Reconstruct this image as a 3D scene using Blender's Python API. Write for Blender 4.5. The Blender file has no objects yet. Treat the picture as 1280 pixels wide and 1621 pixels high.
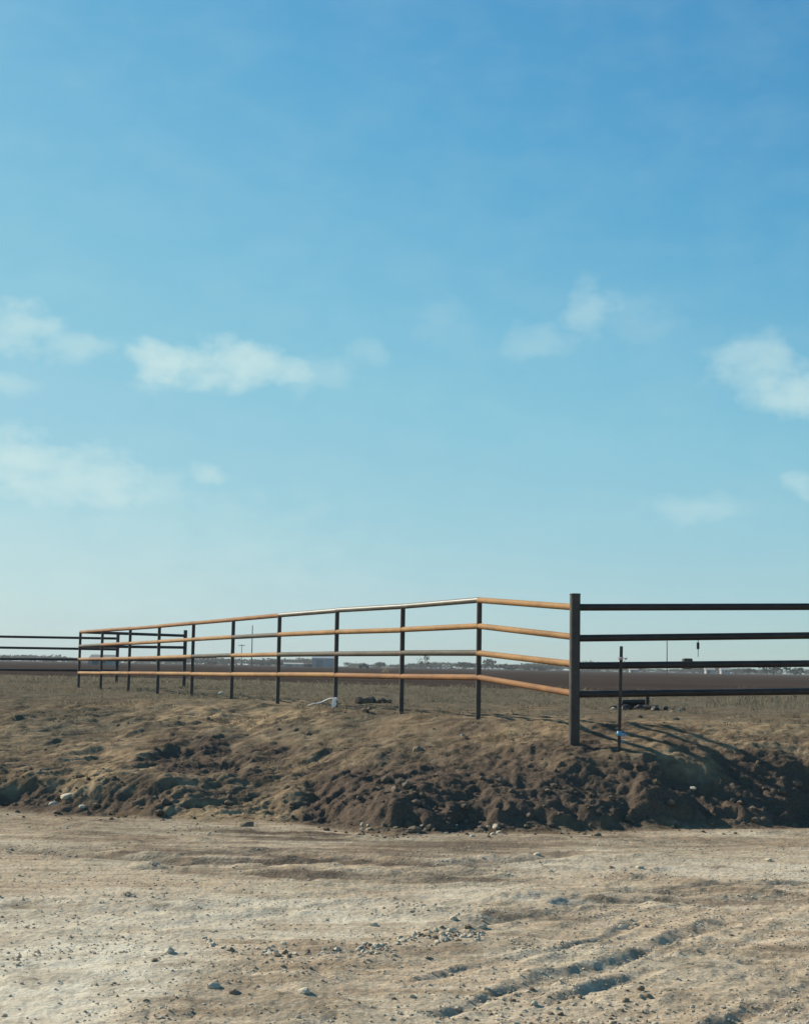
import bpy, bmesh, math, random
import numpy as np
from mathutils import Matrix, Vector

random.seed(7)
RNG = np.random.default_rng(11)
R = math.radians
S = bpy.context.scene
C = S.collection

# ------------------------------------------------------------------ camera
FPX, W0, H0 = 2400.0, 1280.0, 1621.0
CAM_Z = 1.5
PITCH, ROLL = 5.83, 1.0
camd = bpy.data.cameras.new('camera')
cam = bpy.data.objects.new('camera', camd)
C.objects.link(cam)
CAM_M = Matrix.Rotation(R(90 + PITCH), 4, 'X') @ Matrix.Rotation(R(ROLL), 4, 'Z')
cam.matrix_world = Matrix.Translation((0, 0, CAM_Z)) @ CAM_M
camd.sensor_fit = 'VERTICAL'
camd.sensor_height = 36.0
camd.sensor_width = 36.0 * W0 / H0
camd.lens = FPX / H0 * 36.0
camd.clip_start = 0.1
camd.clip_end = 6000
S.camera = cam

# ------------------------------------------------------------------ sky, sun, exposure
SUN_EL = 29.0
SUN_AZ = -56.0          # degrees from straight ahead (+Y) towards +X
world = bpy.data.worlds.new('World')
S.world = world
world.use_nodes = True
SKY_STRENGTH = 0.070
SUN_STRENGTH = 4.6
EXPOSURE = 0.6


def build_world():
    nt = world.node_tree
    N, L = nt.nodes, nt.links
    N.clear()
    out = N.new('ShaderNodeOutputWorld')
    bg = N.new('ShaderNodeBackground')
    bg.inputs['Strength'].default_value = SKY_STRENGTH
    L.new(bg.outputs[0], out.inputs[0])
    sky = N.new('ShaderNodeTexSky')
    sky.sky_type = 'NISHITA'
    sky.sun_disc = False
    sky.sun_elevation = R(SUN_EL)
    sky.sun_rotation = R(SUN_AZ)
    sky.air_density = 1.0
    sky.dust_density = 0.3
    sky.ozone_density = 2.0
    tc = N.new('ShaderNodeTexCoord')
    sep = N.new('ShaderNodeSeparateXYZ')
    L.new(tc.outputs['Generated'], sep.inputs[0])

    def math_(op, a, b=None, c=None, clamp=False):
        n = N.new('ShaderNodeMath')
        n.operation = op
        n.use_clamp = clamp
        for i, v in enumerate((a, b, c)):
            if v is None:
                continue
            if isinstance(v, (int, float)):
                n.inputs[i].default_value = v
            else:
                L.new(v, n.inputs[i])
        return n.outputs[0]
    az = math_('ARCTAN2', sep.outputs[0], sep.outputs[1])
    el = math_('ARCSINE', sep.outputs[2])
    comb = N.new('ShaderNodeCombineXYZ')
    L.new(az, comb.inputs[0])
    L.new(el, comb.inputs[1])

    def noise(scale, detail, rough, off=0.0, ysc=1.0):
        m = N.new('ShaderNodeMapping')
        m.inputs['Location'].default_value = (off, off * 0.7, off * 0.3)
        m.inputs['Scale'].default_value = (1, ysc, 1)
        L.new(comb.outputs[0], m.inputs[0])
        n = N.new('ShaderNodeTexNoise')
        n.inputs['Scale'].default_value = scale
        n.inputs['Detail'].default_value = detail
        n.inputs['Roughness'].default_value = rough
        L.new(m.outputs[0], n.inputs['Vector'])
        return n
    wn = noise(34, 3, 0.5, 2.0, 1.2)
    wsep = N.new('ShaderNodeSeparateColor')
    L.new(wn.outputs['Color'], wsep.inputs[0])
    azw = math_('ADD', az, math_('MULTIPLY', math_('SUBTRACT', wsep.outputs[0], 0.5), 0.030))
    elw = math_('ADD', el, math_('MULTIPLY', math_('SUBTRACT', wsep.outputs[1], 0.5), 0.022))
    puff = noise(40, 5, 0.5, 5.0, 1.5)
    wisp = noise(20, 4, 0.55, 9.0, 1.8)
    total = None
    pn = math_('MULTIPLY_ADD', puff.outputs['Fac'], 2.3, -1.45)
    # clouds: (azimuth, elevation, half width, half height, strength), radians from straight ahead
    for (px, py, hw, hh, st) in CLOUDS:
        d = CAM_M.to_3x3() @ Vector(((px - W0 / 2) / FPX, (H0 / 2 - py) / FPX, -1)).normalized()
        ca, ce = math.atan2(d.x, d.y), math.asin(d.z)
        a = math_('DIVIDE', math_('SUBTRACT', azw, ca), hw / FPX)
        e = math_('DIVIDE', math_('SUBTRACT', elw, ce), hh / FPX)
        r2 = math_('ADD', math_('MULTIPLY', a, a), math_('MULTIPLY', e, e))
        f = math_('SUBTRACT', 1.0, math_('SQRT', r2), clamp=True)
        gate = math_('MULTIPLY', f, 2.2, clamp=True)
        f = math_('MULTIPLY', math_('MULTIPLY_ADD', f, 1.35, pn, clamp=True), gate)
        f = math_('MULTIPLY', math_('MULTIPLY', f, math_('MULTIPLY_ADD', f, -0.45, 1.45)), st)
        total = f if total is None else math_('MAXIMUM', total, f)
    dens = total
    # thin high veil with no edges anywhere in the sky
    veil = math_('MULTIPLY', math_('SUBTRACT', wisp.outputs['Fac'], 0.42, clamp=True), 0.22)
    dens = math_('ADD', dens, veil, clamp=True)
    hsv = N.new('ShaderNodeHueSaturation')
    hsv.inputs['Hue'].default_value = SKY_HUE
    hsv.inputs['Saturation'].default_value = SKY_SAT
    hsv.inputs['Value'].default_value = SKY_VAL
    L.new(sky.outputs[0], hsv.inputs['Color'])
    tint = N.new('ShaderNodeMix')
    tint.data_type = 'RGBA'
    tint.blend_type = 'MULTIPLY'
    tint.inputs[0].default_value = 1.0
    tint.inputs[7].default_value = (*SKY_TINT, 1)
    L.new(hsv.outputs[0], tint.inputs[6])
    # the whole sky's response, channel by channel (input and output halved to stay inside the curve's range)
    unit = SKY_STRENGTH * 2 ** EXPOSURE * .5

    def vscale(src, k):
        n = N.new('ShaderNodeVectorMath')
        n.operation = 'SCALE'
        n.inputs['Scale'].default_value = k
        L.new(src, n.inputs[0])
        return n.outputs[0]
    cv = N.new('ShaderNodeRGBCurve')
    for ch, pts in zip(cv.mapping.curves, SKY_CURVES):
        for (x, y) in pts[1:-1]:
            ch.points.new(x * .5, y * .5)
        ch.points[0].location = (0, 0)
        ch.points[-1].location = (1, pts[-1][1] * .5)
    cv.mapping.update()
    L.new(vscale(tint.outputs[2], unit), cv.inputs['Color'])
    skyc = vscale(cv.outputs[0], 1 / unit)
    mix = N.new('ShaderNodeMix')
    mix.data_type = 'RGBA'
    L.new(dens, mix.inputs[0])
    L.new(skyc, mix.inputs[6])
    mix.inputs[7].default_value = (*CLOUD_COL, 1)
    L.new(mix.outputs[2], bg.inputs[0])


SKY_CURVES = [[(0, 0), (.144, .097), (.215, .196), (.30, .275), (.43, .36), (.62, .48), (1.0, .62), (2, .9)],
              [(0, 0), (.33, .322), (.5, .485), (.6, .545), (.775, .60), (1.1, .69), (2, .9)],
              [(0, 0), (.35, .35), (.6, .57), (.82, .675), (1.05, .715), (2, .9)]]
SKY_HUE, SKY_SAT, SKY_VAL = 0.5, 1.0, 1.0
SKY_TINT = (.80, 1.22, 1.36)
CLOUD_COL = (5.8, 7.6, 7.5)
CLOUDS = [(20, 520, 130, 62, .55), (110, 552, 100, 46, .38), (10, 612, 75, 26, .35), (60, 870, 760, 190, .24),
          (262, 572, 105, 62, .78), (390, 578, 165, 66, .72), (330, 595, 190, 40, .55), (575, 558, 54, 32, .2), (480, 590, 120, 60, .25),
          (945, 492, 85, 66, .34), (1005, 505, 95, 70, .15), (850, 540, 110, 40, .24), (710, 510, 80, 56, .11),
          (1195, 578, 110, 70, .46), (1270, 615, 150, 84, .62), (20, 735, 160, 84, .72), (130, 762, 190, 80, .64),
          (240, 770, 120, 46, .3), (330, 750, 48, 26, .45), (1100, 810, 110, 40, .28), (1270, 768, 55, 32, .4),
          (1400, 600, 120, 60, .6), (-180, 640, 160, 70, .5), (1750, 480, 190, 70, .5), (-600, 560, 200, 80, .5)]
build_world()

sund = bpy.data.lights.new('sun', 'SUN')
sund.energy = SUN_STRENGTH
sund.angle = R(0.6)
sund.color = (1.0, 0.91, 0.74)
sun = bpy.data.objects.new('sun', sund)
C.objects.link(sun)
SUN_DIR = Vector((math.sin(R(SUN_AZ)) * math.cos(R(SUN_EL)), math.cos(R(SUN_AZ)) * math.cos(R(SUN_EL)), math.sin(R(SUN_EL))))
sun.rotation_euler = SUN_DIR.to_track_quat('Z', 'Y').to_euler()
sun.location = SUN_DIR * 40

S.view_settings.view_transform = 'Standard'
S.view_settings.look = 'None'
S.view_settings.gamma = 1.0
S.view_settings.use_curve_mapping = False
S.view_settings.exposure = EXPOSURE
S.cycles.max_bounces = 6
S.cycles.volume_bounces = 1
S.cycles.use_denoising = True

# ------------------------------------------------------------------ helpers: rays, noise


def ray(px, py):
    return (CAM_M.to_3x3() @ Vector(((px - W0 / 2) / FPX, (H0 / 2 - py) / FPX, -1))).normalized()


def P(px, py, Y):
    """the point of the place at distance Y ahead that the photograph shows at px, py"""
    d = ray(px, py)
    return Vector((0, 0, CAM_Z)) + d * (Y / d.y)


def _hash(ix, iy, seed):
    h = (ix.astype(np.int64) * 374761393 + iy.astype(np.int64) * 668265263 + seed * 1442695041) & 0xFFFFFFFF
    h = ((h ^ (h >> 13)) * 1274126177) & 0xFFFFFFFF
    return ((h ^ (h >> 16)) & 0xFFFF).astype(np.float64) / 65535.0


def perlin(x, y, seed=0):
    x = np.asarray(x, float); y = np.asarray(y, float)
    ix, iy = np.floor(x), np.floor(y)
    fx, fy = x - ix, y - iy
    u = fx * fx * fx * (fx * (fx * 6 - 15) + 10)
    v = fy * fy * fy * (fy * (fy * 6 - 15) + 10)

    def g(a, b):
        t = _hash(ix + a, iy + b, seed) * 2 * np.pi
        return np.cos(t) * (fx - a) + np.sin(t) * (fy - b)
    n0 = g(0, 0) * (1 - u) + g(1, 0) * u
    n1 = g(0, 1) * (1 - u) + g(1, 1) * u
    return (n0 * (1 - v) + n1 * v) * 1.5


def fbm(x, y, octv=4, seed=0, gain=.5, ridged=False):
    a, s, t = 1.0, 0.0, 0.0
    x = np.asarray(x, float); y = np.asarray(y, float)
    for i in range(octv):
        n = perlin(x, y, seed + i * 17)
        if ridged:
            n = 1 - 2 * np.abs(n)
        s = s + a * n
        t += a
        a *= gain
        x = x * 2.03 + 3.1
        y = y * 2.03 + 7.7
    return s / t


def cells(x, y, seed=0):
    """rounded clods: 1 at a clod's centre, 0 at the joints"""
    ix, iy = np.floor(x), np.floor(y)
    best = np.full(np.shape(x), 9.0)
    for a in (-1, 0, 1):
        for b in (-1, 0, 1):
            cx = ix + a + _hash(ix + a, iy + b, seed)
            cy = iy + b + _hash(ix + a, iy + b, seed + 5)
            r = 0.45 + 0.9 * _hash(ix + a, iy + b, seed + 9)
            best = np.minimum(best, ((x - cx) ** 2 + (y - cy) ** 2) / r ** 2)
    return np.clip(1 - best, 0, 1) ** 0.5


def sstep(t):
    t = np.clip(t, 0, 1)
    return t * t * (3 - 2 * t)


def on_plane(px, py, z=0.0):
    d = ray(px, py)
    t = (z - CAM_Z) / d.z
    return d.x * t, d.y * t


# ------------------------------------------------------------------ the shape of the ground
BASE_PX = [(-600, 1272), (0, 1283), (130, 1292), (270, 1296), (420, 1300), (520, 1308), (620, 1322), (760, 1318),
           (900, 1318), (1100, 1313), (1280, 1309), (1900, 1300)]
_b = [on_plane(*q) for q in BASE_PX]
BX, BY = np.array([q[0] for q in _b]), np.array([q[1] for q in _b])


def base_y(x):
    return np.interp(x, BX, BY)


def rise_a(x):
    return np.interp(x, [-8, -4, -2.6, -1.9, -1.2, -0.5, 0.6, 2, 4, 8], [.26, .25, .27, .22, .25, .31, .36, .42, .55, .55])


def rise_w(x):
    return np.interp(x, [-8, -4, -2.6, -1.9, -1.2, -0.5, 0.6, 2, 4, 8], [.8, .8, .9, 1.5, 1.6, 1.4, 1.3, 1.2, 1.3, 1.3])


def top_y(x):
    return np.interp(x, [-12, -5, -2, 0, 1.2, 2, 6], [30, 27, 24, 20, 18.3, 17.5, 17.8])


PLATEAU = 0.85


def ground_smooth(x, y):
    x = np.asarray(x, float); y = np.asarray(y, float)
    yb = base_y(x)
    a, w = rise_a(x), rise_w(x)
    t = (y - yb) / w
    r1 = a * sstep(t)
    y1 = yb + w * 0.75
    r2 = (PLATEAU - a) * np.clip((y - y1) / np.maximum(top_y(x) - y1, .5), 0, 1) ** 0.9
    return r1 + r2


def hit(px, py):
    d = ray(px, py)
    t = np.linspace(4, 90, 4000) / d.y
    zs = ground_smooth(d.x * t, d.y * t)
    below = np.nonzero(CAM_Z + d.z * t < zs)[0]
    if len(below) == 0:
        return d.x * t[-1], d.y * t[-1]
    k = below[0]
    return d.x * t[k], d.y * t[k]


# wheel ruts on the dirt road: pixels of the photograph, depth, half width (metres)
RUTS = [([(700, 1604), (785, 1575), (850, 1555), (990, 1520), (1055, 1492), (1100, 1478), (1150, 1464)], .046, .105),
        ([(640, 1560), (780, 1527), (880, 1505), (960, 1482), (1005, 1460)], .035, .07),
        ([(860, 1590), (920, 1570), (990, 1552), (1035, 1538), (1140, 1532)], .03, .07),
        ([(1090, 1650), (1165, 1620), (1240, 1595), (1290, 1572), (1400, 1530)], .04, .11),
        ([(990, 1412), (1050, 1408), (1155, 1400), (1300, 1396)], .05, .12),
        ([(760, 1462), (815, 1450), (920, 1442), (1000, 1434)], .045, .12),
        ([(900, 1432), (960, 1428), (1080, 1425), (1215, 1421), (1320, 1418)], .05, .14),
        ([(-80, 1334), (0, 1342), (100, 1350), (210, 1360), (300, 1367), (420, 1368), (530, 1365)], .06, .20),
        ([(250, 1374), (320, 1380), (480, 1390), (640, 1387), (760, 1383)], .055, .22),
        ([(420, 1352), (520, 1362), (700, 1368), (900, 1352)], .045, .22),
        ([(300, 1440), (420, 1424), (600, 1410), (800, 1402)], .02, .16),
        ([(100, 1480), (300, 1462), (520, 1432), (700, 1420)], .02, .16)]
RUT_W = [([on_plane(*p) for p in pts], d, w) for pts, d, w in RUTS]


def seg_dist(x, y, pts):
    best = np.full(np.shape(x), 99.0)
    for (ax, ay), (bx, by) in zip(pts[:-1], pts[1:]):
        dx, dy = bx - ax, by - ay
        t = np.clip(((x - ax) * dx + (y - ay) * dy) / (dx * dx + dy * dy), 0, 1)
        best = np.minimum(best, np.hypot(x - ax - t * dx, y - ay - t * dy))
    return best


# dark clay on the bank, with the bank face's shade painted in as colour: px, py, half width px, half height px, strength
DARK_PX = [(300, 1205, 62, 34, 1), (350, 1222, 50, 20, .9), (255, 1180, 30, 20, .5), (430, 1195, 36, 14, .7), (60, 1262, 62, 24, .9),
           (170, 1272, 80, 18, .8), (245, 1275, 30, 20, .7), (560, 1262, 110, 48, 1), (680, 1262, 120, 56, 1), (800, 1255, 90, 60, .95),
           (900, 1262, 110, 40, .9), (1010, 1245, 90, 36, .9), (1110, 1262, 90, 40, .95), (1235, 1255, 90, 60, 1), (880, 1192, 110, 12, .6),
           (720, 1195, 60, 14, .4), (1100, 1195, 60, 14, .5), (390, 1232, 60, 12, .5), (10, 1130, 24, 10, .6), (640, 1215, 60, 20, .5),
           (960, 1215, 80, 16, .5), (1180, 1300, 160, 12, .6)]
GOLD_PX = [(380, 1288, 110, 22, .8), (360, 1130, 170, 30, .7), (160, 1190, 60, 24, .8), (40, 1170, 60, 30, .6),  # tan earth with its sunlit gold painted into the colour
           (200, 1215, 70, 30, .5), (470, 1165, 60, 18, .6), (850, 1150, 120, 24, .35), (1080, 1215, 90, 14, .45), (1180, 1165, 110, 26, .4),
           (140, 1245, 30, 10, .7)]


def spots(lst):
    o = []
    for px, py, hw, hh, st in lst:
        cx, cy = hit(px, py)
        ax, _ = hit(px + hw, py)
        _, y0 = hit(px, py + hh)
        _, y1 = hit(px, py - hh)
        o.append((cx, cy, max(abs(ax - cx), .1), max((cy - y0), .1), max(y1 - cy, .1), st))
    return o


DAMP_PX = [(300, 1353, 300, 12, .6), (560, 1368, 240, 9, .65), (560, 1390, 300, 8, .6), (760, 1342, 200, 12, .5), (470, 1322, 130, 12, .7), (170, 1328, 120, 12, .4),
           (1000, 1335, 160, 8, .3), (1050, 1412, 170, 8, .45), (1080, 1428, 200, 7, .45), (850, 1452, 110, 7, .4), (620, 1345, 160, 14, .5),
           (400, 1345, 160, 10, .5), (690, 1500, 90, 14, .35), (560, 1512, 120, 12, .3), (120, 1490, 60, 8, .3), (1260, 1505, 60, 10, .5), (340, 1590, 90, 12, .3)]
CHALK_PX = [(60, 1560, 260, 90, 1), (150, 1450, 300, 40, .7), (500, 1440, 260, 24, .6), (760, 1420, 160, 14, .5), (950, 1370, 240, 16, .5), (1180, 1380, 160, 14, .4), (420, 1480, 200, 12, .5)]
DARK, GOLD = spots(DARK_PX), spots(GOLD_PX)
DAMP, CHALK = spots(DAMP_PX), spots(CHALK_PX)


def spot_field(x, y, lst, wx, wy):
    f = np.zeros(np.shape(x))
    for cx, cy, hw, h0, h1, st in lst:
        h = np.where(y < cy, h0, h1)
        r = np.hypot((x + wx - cx) / hw, (y + wy - cy) / h)
        f = np.maximum(f, st * sstep((1.25 - r) / .6))
    return f


def ground_full(x, y, detail=True):
    """height of the ground and, with detail, its soil, with painted shade in dark and painted sun in gold: (z, pale, dark, gold, green)"""
    yb = base_y(x) + 0.22 * fbm(x * .9, y * .9, 3, 3)
    z = ground_smooth(x, y + (base_y(x) - yb))
    s = y - yb
    bank = sstep((s + .15) / .5) * (1 - .78 * sstep((y - 17.0 - (top_y(x) - 17.5) * .6) / 6.0))
    road = 1 - sstep((s + .35) / .5)
    wx = .34 * fbm(x * 1.3, y * 1.3, 5, 21, .6)
    wy = .40 * fbm(x * 1.1, y * 1.1, 5, 31, .6)
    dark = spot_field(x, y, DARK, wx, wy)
    gold = spot_field(x, y, GOLD, wx, wy)
    # hollows with a steep back, scooped out of the bank at the dark spots to deepen their shade
    xs_, ys_ = x + .7 * wx, y + .6 * wy
    dig = np.zeros(np.shape(x))
    for cx, cy, hw, h0, h1, st in DARK:
        v = (ys_ - (cy - h0)) / (h0 + h1)
        g = sstep((1.1 - np.abs((xs_ - cx) / hw)) / .5) * sstep(v / .6) * sstep((1.2 - v) / .5)
        dig = np.maximum(dig, max(0, st - .55) / .45 * g * min(.13, .17 * (h0 + h1) + .03))
    z = z - dig * bank
    led = fbm(x * 1.25 + 40, y * .8, 4, 150, .55) + .25 * fbm(x * 4, y * 4, 3, 151)
    t_ = np.clip((s - .25 - .55 * led) / .22, 0, 1)
    z = z + bank * (.015 + .085 * sstep((x + 1.6) / 1.6)) * (sstep(t_) - .5) * sstep((led + .55) / .4) * np.exp(-np.maximum(s - .9, 0) / .9)
    steep = np.exp(-((s - .5) / .7) ** 2)
    # the bank: dug lumps, scarps, clods
    lump = fbm(x * 1.1, y * .9, 3, 40)
    rt = sstep((x + .8) / 1.6)
    w1, w2 = .25 * fbm(x * 1.5, y * 1.5, 2, 44), .12 * fbm(x * 2, y * 2, 3, 45)
    ct, st_ = math.cos(.85), math.sin(.85)
    al0, ac0 = x * ct + y * st_ + w1, -x * st_ + y * ct + w2
    stroke = fbm(al0 * .6, ac0 * 2.3, 5, 50, .6, True) * (1 - rt) + fbm(x * .8 + w1, y * 2.0 + 3 * w2, 5, 58, .6, True) * rt
    chop = fbm(x * 4.2 + .3 * lump, y * 4.2, 5, 55, .62, True)
    d2 = np.maximum(dark, .35 * steep)
    z = z + bank * ((.12 - .06 * rt) * lump + (.060 + .025 * d2 - .015 * rt) * (stroke - .12) + (.016 + .028 * d2) * (chop - .15))
    z = z + bank * (.2 + .3 * d2) * (.040 * cells(x * 2.9 + .5 * lump, y * 2.9 + .2 * stroke, 60) + .022 * cells(x * 9.5, y * 9.5, 61) - .022)
    z = z + bank * (.010 * cells(x * 19, y * 19, 62) + .022 * fbm(x * 9, y * 9, 4, 65, .6)) * sstep((21 - y) / 6)
    gold = np.clip(gold * (.55 + .6 * sstep((stroke + .1) / .5)) + .35 * bank * sstep((stroke - .22) / .35) * (1 - dark), 0, 1)  # ridges also painted lighter, as golden sunlit streaks
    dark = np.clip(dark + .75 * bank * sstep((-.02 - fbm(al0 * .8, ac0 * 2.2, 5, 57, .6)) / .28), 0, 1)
    # the far grass and dirt
    z = z + (1 - road) * sstep((y - 17) / 5) * (.05 * fbm(x * .5, y * .5, 3, 70) + .02 * fbm(x * 3, y * 3, 2, 71))
    # the road: swells, streaks along the travel, wheel ruts, grit
    ca, sa = math.cos(.32), math.sin(.32)
    al, ac = x * ca + y * sa, -x * sa + y * ca
    z = z + road * (.03 * fbm(x * .35, y * .5, 2, 80) + .014 * fbm(al * .7, ac * 4.0, 5, 81, .6) + .011 * fbm(x * 8, y * 8, 4, 82, .65))
    dg = sstep((x + .4) / 1.2) * sstep((12.2 - y) / 2.0)
    ad, cd = x * DG[0] + y * DG[1], -x * DG[1] + y * DG[0]
    z = z + road * dg * .015 * fbm(ad * .45 + 3, (cd + wob_(x, y)) * 4.2, 4, 83, .55, True)
    grit = sstep((fbm(x * .8, y * .9, 3, 90) + .05) / .4)
    z = z + road * grit * (.016 * cells(x * 11, y * 11, 91) * sstep((_fb(x, y)) / .3) + .009 * cells(x * 22, y * 22, 92))
    rutd = np.zeros(np.shape(x))
    chopr = fbm(x * 5, y * 5, 3, 110)
    wob = .05 * fbm(x * 1.0, y * 1.0, 2, 95)
    wob2 = .035 * fbm(x * 7, y * 7, 4, 98, .6)
    for pts, d, w in RUT_W:
        q = np.abs(seg_dist(x, y, pts) + wob + .6 * wob2) / (w * (.42 + .3 * sstep((fbm(x * 1.1, y * 1.1, 2, 97) + .5) / .9)))
        fade = .7 + .3 * sstep((fbm(x * 1.4, y * 1.4, 2, 96) + .35) / .5)
        z = z - road * d * .62 * fade * np.exp(-q ** 2) + road * d * .3 * fade * np.exp(-((q - 1.8) / .7) ** 2) * sstep((chopr + .3) / .5)
        rutd = np.maximum(rutd, np.exp(-(q / 1.2) ** 2) * fade * min(1, d / .05))
    pale = road * (1 - .25 * grit)
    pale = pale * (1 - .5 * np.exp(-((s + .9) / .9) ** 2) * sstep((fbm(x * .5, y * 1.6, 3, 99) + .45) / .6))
    strk = sstep((fbm(x * .7, y * 3.6, 4, 120, .6) + .25) / .45)
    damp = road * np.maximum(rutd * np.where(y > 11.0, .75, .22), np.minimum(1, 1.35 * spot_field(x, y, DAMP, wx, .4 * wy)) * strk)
    chalk = road * spot_field(x, y, CHALK, wx, wy)
    green = sstep((y - 15.5) / 5) * sstep((fbm(x * .55, y * .35, 3, 101) + .35) / .6)
    green = np.maximum(green * .8, sstep((y - 24) / 5))
    return z, pale, np.clip(np.maximum(dark * (1 - road), damp), 0, 1), gold * (1 - road) - chalk, green * (1 - road)


_a, _c = on_plane(850, 1555), on_plane(1090, 1480)
DG = np.array([_c[0] - _a[0], _c[1] - _a[1]]) / math.hypot(_c[0] - _a[0], _c[1] - _a[1])


def wob_(x, y):
    return .08 * fbm(x * 1.2, y * 1.2, 3, 84)


def _fb(x, y):
    return fbm(x * 1.7, y * 1.7, 2, 93) + .1


# ------------------------------------------------------------------ materials


class NT:
    def __init__(self, name):
        self.m = bpy.data.materials.new(name)
        self.m.use_nodes = True
        self.t = self.m.node_tree
        self.N, self.L = self.t.nodes, self.t.links
        self.b = self.N['Principled BSDF']
        self.b.inputs['Specular IOR Level'].default_value = .2
        self.pos = self.N.new('ShaderNodeNewGeometry').outputs['Position']

    def noise(self, scale, detail=4, rough=.55, stretch=(1, 1, 1), rot=0.0):
        m = self.N.new('ShaderNodeMapping')
        m.inputs['Scale'].default_value = stretch
        m.inputs['Rotation'].default_value = (0, 0, rot)
        self.L.new(self.pos, m.inputs[0])
        n = self.N.new('ShaderNodeTexNoise')
        n.inputs['Scale'].default_value = scale
        n.inputs['Detail'].default_value = detail
        n.inputs['Roughness'].default_value = rough
        self.L.new(m.outputs[0], n.inputs['Vector'])
        return n.outputs['Fac']

    def vor(self, scale):
        n = self.N.new('ShaderNodeTexVoronoi')
        n.inputs['Scale'].default_value = scale
        self.L.new(self.pos, n.inputs['Vector'])
        return n.outputs['Distance']

    def ramp(self, v, a, b, lo=0.0, hi=1.0):
        n = self.N.new('ShaderNodeMapRange')
        n.inputs['From Min'].default_value = a
        n.inputs['From Max'].default_value = b
        n.inputs['To Min'].default_value = lo
        n.inputs['To Max'].default_value = hi
        self.L.new(v, n.inputs['Value'])
        return n.outputs['Result']

    def math(self, op, a, b, clamp=False):
        n = self.N.new('ShaderNodeMath')
        n.operation = op
        n.use_clamp = clamp
        for i, v in enumerate((a, b)):
            if isinstance(v, (int, float)):
                n.inputs[i].default_value = v
            else:
                self.L.new(v, n.inputs[i])
        return n.outputs[0]

    def mix(self, f, a, b, mode='MIX'):
        n = self.N.new('ShaderNodeMix')
        n.data_type = 'RGBA'
        n.blend_type = mode
        for s, v in ((0, f), (6, a), (7, b)):
            if isinstance(v, (int, float)):
                n.inputs[s].default_value = v
            elif isinstance(v, tuple):
                n.inputs[s].default_value = (*v, 1)
            else:
                self.L.new(v, n.inputs[s])
        return n.outputs[2]

    def attr(self, name):
        n = self.N.new('ShaderNodeAttribute')
        n.attribute_name = name
        return n.outputs['Fac']

    def bump(self, h, strength, dist):
        n = self.N.new('ShaderNodeBump')
        n.inputs['Strength'].default_value = strength
        n.inputs['Distance'].default_value = dist
        self.L.new(h, n.inputs['Height'])
        self.L.new(n.outputs[0], self.b.inputs['Normal'])

    def done(self, col, rough=.9, metal=0.0):
        if isinstance(col, tuple):
            self.b.inputs['Base Color'].default_value = (*col, 1)
        else:
            self.L.new(col, self.b.inputs['Base Color'])
        if isinstance(rough, float):
            self.b.inputs['Roughness'].default_value = rough
        else:
            self.L.new(rough, self.b.inputs['Roughness'])
        self.b.inputs['Metallic'].default_value = metal
        return self.m


def mat_soil():
    k = NT('soil')
    k.b.inputs['Specular IOR Level'].default_value = 0
    pale, dark, gold, green = k.attr('pale'), k.attr('dark'), k.attr('gold'), k.attr('green')
    big = k.noise(.7, 5, .6)
    mid = k.noise(5, 5, .65)
    fine = k.noise(38, 4, .7)
    streak = k.noise(1.4, 5, .65, (.6, 4.0, 1), -.3)
    # brown earth of the bank
    brown = k.mix(k.ramp(mid, .3, .7), (.098, .069, .046), (.205, .152, .104))
    brown = k.mix(k.ramp(big, .35, .7, 0, .5), brown, (.125, .098, .068))
    brown = k.mix(k.math('MULTIPLY', k.math('MAXIMUM', gold, 0.0), k.ramp(mid, .25, .6)), brown, (.35, .255, .155))  # golden sunlit patches put into the earth colour
    # pale packed caliche of the road
    p = k.mix(k.ramp(streak, .32, .68), (.42, .315, .218), (.66, .55, .41))
    p = k.mix(k.ramp(big, .42, .66, 0, .7), p, (.54, .49, .38))
    st2 = k.noise(3.0, 6, .72, (.5, 3.2, 1), -.12)
    p = k.mix(k.ramp(st2, .36, .54, .75, 0), p, (.27, .198, .130))
    p = k.mix(k.ramp(fine, .35, .62, .5, 0), p, (.22, .165, .112))
    sp = k.noise(95, 3, .8)
    p = k.mix(k.ramp(sp, .60, .70, 0, .6), p, (.66, .60, .49))
    p = k.mix(k.ramp(sp, .30, .40, .6, 0), p, (.17, .13, .09))
    p = k.mix(k.math('MULTIPLY', k.math('MULTIPLY', gold, -1.0), k.ramp(mid, .25, .65, .25, .9), True), p, (.66, .60, .48))
    gold = k.math('MAXIMUM', gold, 0.0)
    c = k.mix(k.math('ADD', pale, k.ramp(mid, .3, .7, -.22, .22), True), brown, p)
    # dry weed litter
    g = k.mix(k.ramp(mid, .3, .7), (.062, .058, .045), (.145, .132, .100))
    g = k.mix(k.ramp(fine, .45, .75, 0, .55), g, (.21, .18, .135))
    g = k.mix(k.ramp(k.noise(16, 3, .8), .64, .72, 0, .75), g, (.36, .32, .25))
    c = k.mix(k.math('MULTIPLY', green, k.ramp(k.noise(2.2, 5, .65), .3, .55), True), c, g)
    # dark moist clay, also the bank's shade put into the colour
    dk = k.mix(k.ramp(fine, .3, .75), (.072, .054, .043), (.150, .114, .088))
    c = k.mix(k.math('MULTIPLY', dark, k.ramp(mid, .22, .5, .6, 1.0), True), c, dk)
    k.bump(k.math('ADD', k.noise(28, 6, .75), k.math('MULTIPLY', k.vor(34), .5)), .45, .03)
    return k.done(c, .95)


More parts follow.
